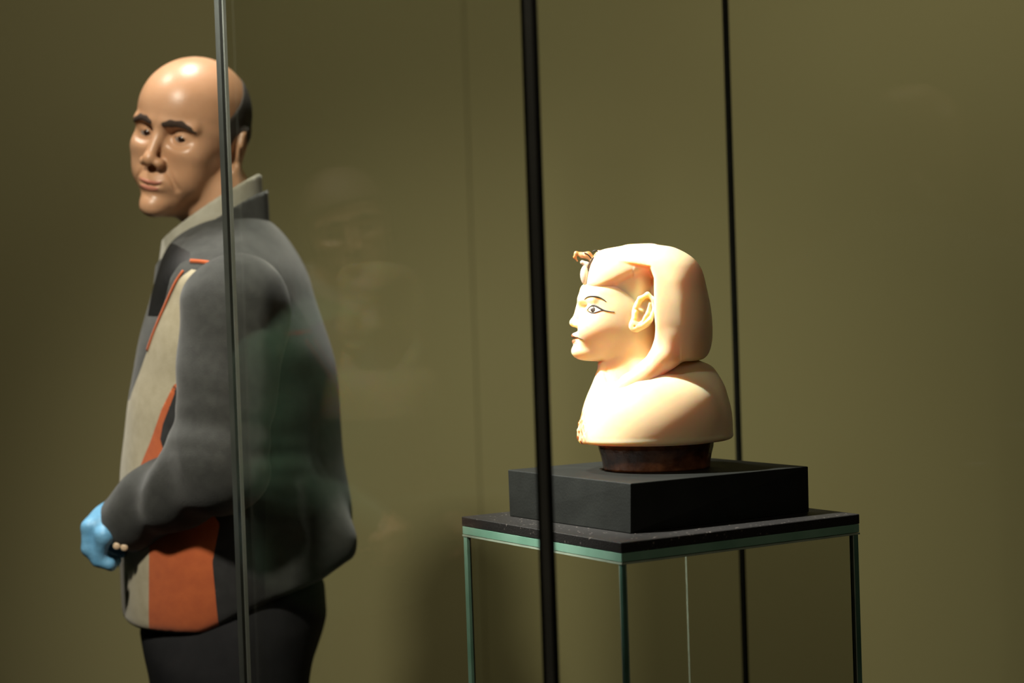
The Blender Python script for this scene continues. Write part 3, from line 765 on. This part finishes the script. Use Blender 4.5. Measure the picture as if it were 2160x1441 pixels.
# eyes and brows
def head_obj(name, me, m, parent=None):
    o = obj(name, me, m); o.matrix_world = HM; o.parent = man; o.matrix_parent_inverse = Matrix.Translation(-man.location); o.matrix_basis = HM
    return o
for s in (-1, 1):
    bm = bmesh.new(); bmesh.ops.create_uvsphere(bm, u_segments=20, v_segments=14, radius=12.6, matrix=Matrix.Translation((-72.5, 31*s, 12)))
    for f in bm.faces: f.smooth = True
    me = bpy.data.meshes.new('eye'); bm.to_mesh(me); bm.free(); eo = head_obj('eye', me, M_eye)
    bm = bmesh.new(); c = Vector((-72.5, 31*s, 12)); dr = Vector((-1, -.32, 0)).normalized()   # looking towards the lens
    bmesh.ops.create_uvsphere(bm, u_segments=16, v_segments=10, radius=7.4, matrix=Matrix.Translation(c+dr*6.6))
    for f in bm.faces: f.smooth = True
    me = bpy.data.meshes.new('iris'); bm.to_mesh(me); bm.free(); io = obj('iris', me, M_pupil, eo)
    def brow(P, s=s):
        S = P*np.array([.35, 1, 1], np.float32)
        d = polycap(S, [(-34, 12*s, 30), (-33.6, 22*s, 33), (-31.5, 36*s, 34), (-28.6, 48*s, 29), (-26.6, 54*s, 25)], [2.6, 3.8, 3.6, 2.4, 1.4], 3)
        d = smax(d-1.2, man_head(P)-1.3, 1.5)
        return d
    V, Q = sdf_mesh(brow, (-112, min(2*s, 70*s), 10), (-56, max(2*s, 70*s), 48), 1.2, proj=2)
    head_obj('eyebrow', fast_mesh('eyebrow', V, Q), M_brow)
def man_lip(name, z, rz, w):
    f = lambda P: smax(man_head(P)-.5, ell(np.stack([P[:, 0], P[:, 1], P[:, 2]-P[:, 1]**2*.0065], 1), (-100, 0, z), (16, w, rz)), 1)
    V, Q = sdf_mesh(f, (-118, -30, z-10), (-80, 30, z+10), 1.3, proj=1); head_obj(name, fast_mesh(name, V, Q), M_mouth)
man_lip('upper_lip', -57.5, 3.2, 21); man_lip('lower_lip', -67, 3.8, 17)

# --- jacket
secs = [(425, 440, 515, .035), (455, 415, 548, .060), (490, 380, 586, .098), (520, 360, 612, .142), (570, 345, 645, .198), (640, 325, 668, .212), (720, 303, 688, .212), (800, 286, 703, .205),
        (900, 271, 719, .20), (1000, 263, 729, .198), (1100, 262, 736, .20), (1180, 264, 735, .20), (1240, 267, 715, .195), (1310, 272, 668, .18)]
zs = []; xm = []; rr = []; ww = []
for py, f, b, w in secs:
    A = W(f, py); Bq = W(b, py); zs.append((A.z+Bq.z)/2); xm.append((A.x+Bq.x)/2); rr.append((Bq.x-A.x)/2); ww.append(w)
zs, xm, rr, ww = [list(a)[::-1] for a in (zs, xm, rr, ww)]
_J = table(zs, xm, rr, rr, ww)
hemx = [W(p, 1300).x for p in (250, 300, 460, 530, 620, 700, 745)]
hemz = [W(p, q).z for p, q in ((250, 1284), (300, 1296), (460, 1300), (520, 1262), (620, 1226), (700, 1200), (745, 1172))]
def jacket_sdf(P):
    d = loft(P, *_J, n=2.25, ym=None, capk=.02) if False else None
    Q = P.copy(); Q[:, 1] -= MY
    d = loft(Q, *_J, n=2.3, capk=.03)
    # sag and folds of the loose back
    d = smin(d, cap(P, wp(560, 1215, -.13), wp(690, 1150, -.08), .030, .036), .05)
    d = d + .012*np.exp(-((P[:, 0]-W(585, 900).x)/.03)**2)*np.clip((W(0, 640).z-P[:, 2])/.15, 0, 1)*np.clip((MY-.05-P[:, 1])/.08, 0, 1)
    fx = (P[:, 0]*9 + P[:, 2]*14 + bumps(P, 6, 7)*1.2)
    d = d + .0035*np.sin(fx*2.4)*np.clip((P[:, 0]-W(540, 900).x)/.05, 0, 1)
    d = d + .0012*bumps(P, 28, 2)
    hz = np.interp(P[:, 0], hemx, hemz)
    return smax(d, (hz-P[:, 2])*.9, .012)
VJ, QJ = sdf_mesh(jacket_sdf, (-.72, MY-.27, W(0, 1320).z-.03), (-.19, MY+.27, W(0, 440).z+.02), .0055)
# panel outlines in the photograph's side view, laid on the cloth as (x, z) in the plane of the body
def side_poly(pts): return [(W(x, y, -.17).x, W(x, y, -.17).z) for x, y in pts]
beige = side_poly([(436, 574), (420, 612), (398, 650), (388, 700), (386, 800), (372, 812), (345, 862), (318, 930), (292, 985), (272, 1045), (268, 1100), (316, 1110), (312, 1330), (120, 1330), (120, 880), (255, 850), (285, 790), (318, 716), (352, 650), (384, 588), (410, 568)])
orange = side_poly([(378, 800), (386, 800), (366, 850), (347, 895), (341, 925), (352, 960), (400, 1000), (470, 1100), (455, 1180), (460, 1240), (466, 1330), (312, 1330), (316, 1110), (268, 1100), (272, 1045), (292, 985), (318, 930), (345, 862), (372, 812)])
darkp = side_poly([(386, 792), (520, 760), (560, 1000), (560, 1330), (466, 1330), (460, 1240), (455, 1180), (470, 1100), (400, 1000), (352, 960), (341, 925), (347, 895), (366, 850)])
def cut(V, Q, poly, extra=None):
    g = poly_sd(V[:, 0], V[:, 2], poly)
    if extra is not None: g = np.maximum(g, extra(V))
    return split_mesh(V, Q, g)
(bV, bQ), (VJ, QJ) = cut(VJ, QJ, beige)
(oV, oQ), (VJ, QJ) = cut(VJ, QJ, orange)
(zV, zQ), (VJ, QJ) = cut(VJ, QJ, side_poly([(300, 505), (350, 512), (398, 532), (400, 546), (380, 556), (362, 585), (352, 625), (340, 668), (300, 668)]))
(dV, dQ), (VJ, QJ) = cut(VJ, QJ, darkp)
jk = pput('jacket', VJ, QJ, M_grey)
bpy.context.view_layer.update()
for nm, V, Q, m in (('beige_panel', bV, bQ, M_beige), ('orange_panel', oV, oQ, M_orange), ('side_panel', dV, dQ, M_dark), ('zip_placket', zV, zQ, M_zip)):
    pput(nm, V, Q, m, jk)
# piping and zip line laid on the jacket surface
JT = BVHTree.FromPolygons([tuple(v) for v in np.concatenate([VJ, bV, oV, dV])],
     [tuple(q) for q in np.concatenate([QJ, bQ+len(VJ), oQ+len(VJ)+len(bV), dQ+len(VJ)+len(bV)+len(oV)]).tolist()])
def drape(pts, lift=.001):
    out = []
    for x, y in smooth_pts(pts, 6):
        w = W(x, y, -.17); h = JT.ray_cast(Vector((w.x, MY-.6, w.z)), Vector((0, 1, 0)))
        if h[0] is not None: out.append(h[0]+h[1]*lift)
    return out
def seam(name, pts, r, m, lift=.001):
    q = drape(pts, lift)
    if len(q) > 2:
        o = obj(name, tube_mesh(name, q, r, 6), m); o.parent = jk; o.matrix_parent_inverse = jk.matrix_world.inverted()
seam('shoulder_piping', [(405, 552), (430, 554), (455, 558), (475, 562)], .0035, M_orange)
seam('front_piping', [(392, 572), (375, 598), (350, 648), (325, 700), (308, 740)], .002, M_orange)
seam('shoulder_seam', [(398, 640), (412, 612), (440, 590), (480, 580)], .003, M_dark)
# collar: standing band round the neck, pale lining turned out at the top
cc = [W(452, 466), W(460, 426)]
def collar_f(P, r_in, r_out, z0, z1, grow=0):
    """tilted ring: rises towards the nape"""
    t = (P[:, 2]-cc[0].z)/.06; cx = cc[0].x + (cc[1].x-cc[0].x)*t*.8
    dx = P[:, 0]-cx; dy = P[:, 1]-MY
    q = np.sqrt((dx/1.06)**2+(dy)**2)
    r = q - (.060 + grow - .006*t)
    tilt = P[:, 2] - (cc[0].z + dx*.68)
    return np.maximum(np.abs(r)-r_out, np.maximum(z0-tilt, tilt-z1)*.85), dx, dy
def outer(P):
    d, dx, dy = collar_f(P, 0, .006, -.062, -.012, .011)
    return smax(d, (-.080-dx)-0*dy, .01)-.002
def inner(P):
    d, dx, dy = collar_f(P, 0, .005, -.022, .021, .004)
    return smax(d, (-.080-dx)-0*dy, .01)-.002
for nm, f, m in (('collar', outer, M_grey), ('collar_lining', inner, M_collar)):
    V, Q = sdf_mesh(f, (cc[0].x-.14, MY-.14, cc[0].z-.14), (cc[0].x+.16, MY+.14, cc[0].z+.16), .004)
    pput(nm, V, Q, m, jk)
# sleeves
def sleeve(s):
    a, e, w = arm_pts(s)
    def fold1(P, t): return -.0022*np.sin(t*34 + P[:, 1]*30)*np.clip(t*2-1.0, 0, 1) + .0015*np.sin(P[:, 2]*60+P[:, 0]*25)
    def fold2(P, t): return (-.0052*np.sin(t*13 + P[:, 2]*34 + P[:, 1]*22 + bumps(P, 16, 9)*1.6)*(1-t*.5) - .0018*bumps(P*np.array([1, .6, 1.6], np.float32), 42, 11))
    def f(P):
        d = cap(P, a, e, .079, .066, fold=fold1)
        d2 = cap(P, e, w, .064, .046, fold=fold2)
        d = smin(d, d2, .03)
        ax = (np.array(w)-np.array(e)); ax = ax/np.linalg.norm(ax)
        return smax(d, ((P-np.array(w, dtype=np.float32)) @ ax.astype(np.float32))-.004, .006) + .0010*bumps(P, 30, 4)
    P3 = np.array([a, e, w]); lo = P3.min(0)-.095; hi = P3.max(0)+.095
    V, Q = sdf_mesh(f, lo, hi, .0045)
    pput('sleeve', V, Q, M_grey, jk)
for s in (-1, 1): sleeve(s)
for (x, y) in ((246, 1152), (262, 1155)):
    c = W(x, y, -.19)
    bm = bmesh.new(); bmesh.ops.create_uvsphere(bm, u_segments=14, v_segments=8, radius=.0055)
    for v in bm.verts: v.co.y *= .5
    for f in bm.faces: f.smooth = True
    me = bpy.data.meshes.new('cuff_disc'); bm.to_mesh(me); bm.free()
    o = obj('cuff_disc', me, M_pale_disc); o.location = c; o.parent = jk; o.matrix_parent_inverse = jk.matrix_world.inverted()  # two pale flattened spheres placed at the cuff

# --- gloved hands
def hand(s):
    a, e, w = [np.array(q, float) for q in arm_pts(s)]
    dx = 0 if s < 0 else 22; dy0 = -.15 if s < 0 else .13
    kn = []
    H = lambda px, py, dy: np.array(wp(px+dx, py, dy0+dy))
    wr = H(268, 1085, 0); lat = np.array([0, 1, 0.])*(1 if s < 0 else -1)
    fingers = []
    for k, (o, L, dpx) in enumerate(((-.030, 1.0, 0), (-.010, 1.08, -3), (.011, 1.0, 0), (.031, .84, 5))):
        y = o
        def S(px, py): p = np.array(wp(px+dx+dpx, py, dy0)); p[1] += y*(1 if s < 0 else -1); return p
        K = S(199, 1108); P1 = S(199-2*L, 1108+44*L); P2 = S(216, 1108+68*L); P3 = S(240, 1108+76*L)
        fingers.append((K, P1, P2, P3))
    def f(P):
        q = P
        d = None
        for K, P1, P2, P3 in fingers:
            m = cap(q, wr+(K-wr)*.15+np.array([0, (K-wr)[1]*.25, 0]), K, .019, .0125); d = m if d is None else smin(d, m, .012)
        d = smin(d, cap(q, wr, wr+(fingers[1][0]-wr)*.5, .026, .024), .02)
        for K, P1, P2, P3 in fingers:
            fg = polycap(q, [K, P1, P2, P3], [.0118, .0105, .0095, .0085], .004); d = smin(d, fg, .0045)
        t0 = wr+(fingers[0][0]-wr)*.25+np.array([.0, -.016*(1 if s < 0 else -1), -.01])
        t1 = np.array(wp(232+dx, 1122, dy0)); t1[1] -= .040*(1 if s < 0 else -1)
        t2 = np.array(wp(222+dx, 1158, dy0)); t2[1] -= .034*(1 if s < 0 else -1)
        d = smin(d, polycap(q, [t0, t1, t2], [.016, .0125, .0095], .006), .008)
        cu = np.array(wp(290+dx, 1088, dy0)); d = smin(d, cap(q, wr, cu, .031, .033), .012)
        return d - .0006*bumps(P, 90, 8)
    V, Q = sdf_mesh(f, H(170, 1200, 0)-[.02, .075, .02], H(300, 1020, 0)+[.02, .075, .02], .0024)
    pput('glove', V, Q, M_glove)
for s in (-1, 1): hand(s)
# --- trousers and shoes
def trousers(P):
    Q = P.copy(); Q[:, 1] -= MY
    z0 = W(0, 1400).z
    A = [(1441, 332, 648, .17), (1380, 322, 668, .175), (1310, 308, 684, .175), (1250, 320, 684, .165), (1200, 340, 670, .15)]
    hs = []; m = []; r = []; w_ = []
    for py, f, b, w in A:
        a = W(f, py); bb = W(b, py); hs.append((a.z+bb.z)/2); m.append((a.x+bb.x)/2); r.append((bb.x-a.x)/2); w_.append(w)
    d = loft(Q, hs, m, r, r, w_, n=2.4, capk=.03)
    for s in (-1, 1):
        a = W(490, 1400, .085*s)
        d = smin(d, polycap(P, [tuple(a), (a.x+.0, MY+.10*s, .48), (a.x+.03, MY+.115*s, .09)], [.108, .080, .070], .03), .04)
    d = smax(d, .055-P[:, 2], .01)
    return d + .002*np.sin(P[:, 2]*38+P[:, 0]*20+bumps(P, 8, 5)) + .0015*bumps(P, 22, 6)
V, Q = sdf_mesh(trousers, (-.70, MY-.26, .03), (-.22, MY+.26, W(0, 1190).z), .008)
pput('trousers', V, Q, M_trouser)
for s in (-1, 1):
    cx = W(490, 1400).x; cy = MY+.118*s
    def shoe(P):
        d = cap(P, (cx+.05, cy, .045), (cx-.15, cy, .036), .045, .040, sc=(1, 1, .9)); d = smin(d, cap(P, (cx+.03, cy, .05), (cx+.03, cy, .10), .045, .045), .03)
        return smax(d, .001-P[:, 2], .004)
    V, Q = sdf_mesh(shoe, (cx-.22, cy-.07, -.004), (cx+.12, cy+.07, .17), .006, proj=1)
    pput('shoe', V, Q, M_shoe)

# ------------------------------------------------------------------ colleague left of the picture, seen only as a reflection in the showcase
M_green = fleece('green_wool', (0.08, 0.15, 0.09), (0.06, 0.12, 0.07))
M_hair2 = mat('brown_hair', (0.10, 0.06, 0.035), .6, bump=(400, .5, 3), var=(120, (0.16, 0.10, 0.06), .8))
vis = empty('person', (-1.22, 2.86, 0)); vis.rotation_euler.z = math.radians(83); vis.scale = (.92, .92, .92)
tag(vis, 'person in a green fleece, seen only as a faint reflection in the left glass pane', 'person')
swap = {'jacket': M_green, 'beige_panel': M_green, 'orange_panel': M_green, 'side_panel': M_green, 'collar': M_green, 'sleeve': M_green}
def copy_part(o, parent):
    c = o.copy(); COL.objects.link(c); c.parent = parent; c.matrix_parent_inverse = o.matrix_parent_inverse.copy()
    nm = o.name.split('.')[0]; ov = swap.get(nm) or (M_skin if nm == 'glove' else None)
    if nm == 'glove': c.name = 'hand'
    if ov:
        c.material_slots[0].link = 'OBJECT'; c.material_slots[0].material = ov
    for ch in list(o.children): copy_part(ch, c)
for ch in list(man.children):
    if ch.name.split('.')[0] in ('hair',): continue
    copy_part(ch, vis)
def full_hair(P):
    L = to_head(P); Q = MIR(L); d = man_head(L)-7
    low = np.interp(L[:, 0], [-90, -60, -30, -5, 30, 110], [62, 50, 6, -20, -52, -58]) - Q[:, 2]
    return smax(d, low, 8)*.001
VH, QH = sdf_mesh(full_hair, (HO.x-.15, MY-.15, HO.z-.10), (HO.x+.15, MY+.15, HO.z+.16), .004, proj=1)
h2 = obj('hair', fast_mesh('hair', VH, QH), M_hair2); h2.parent = vis; h2.matrix_parent_inverse = Matrix.Translation(-man.location)
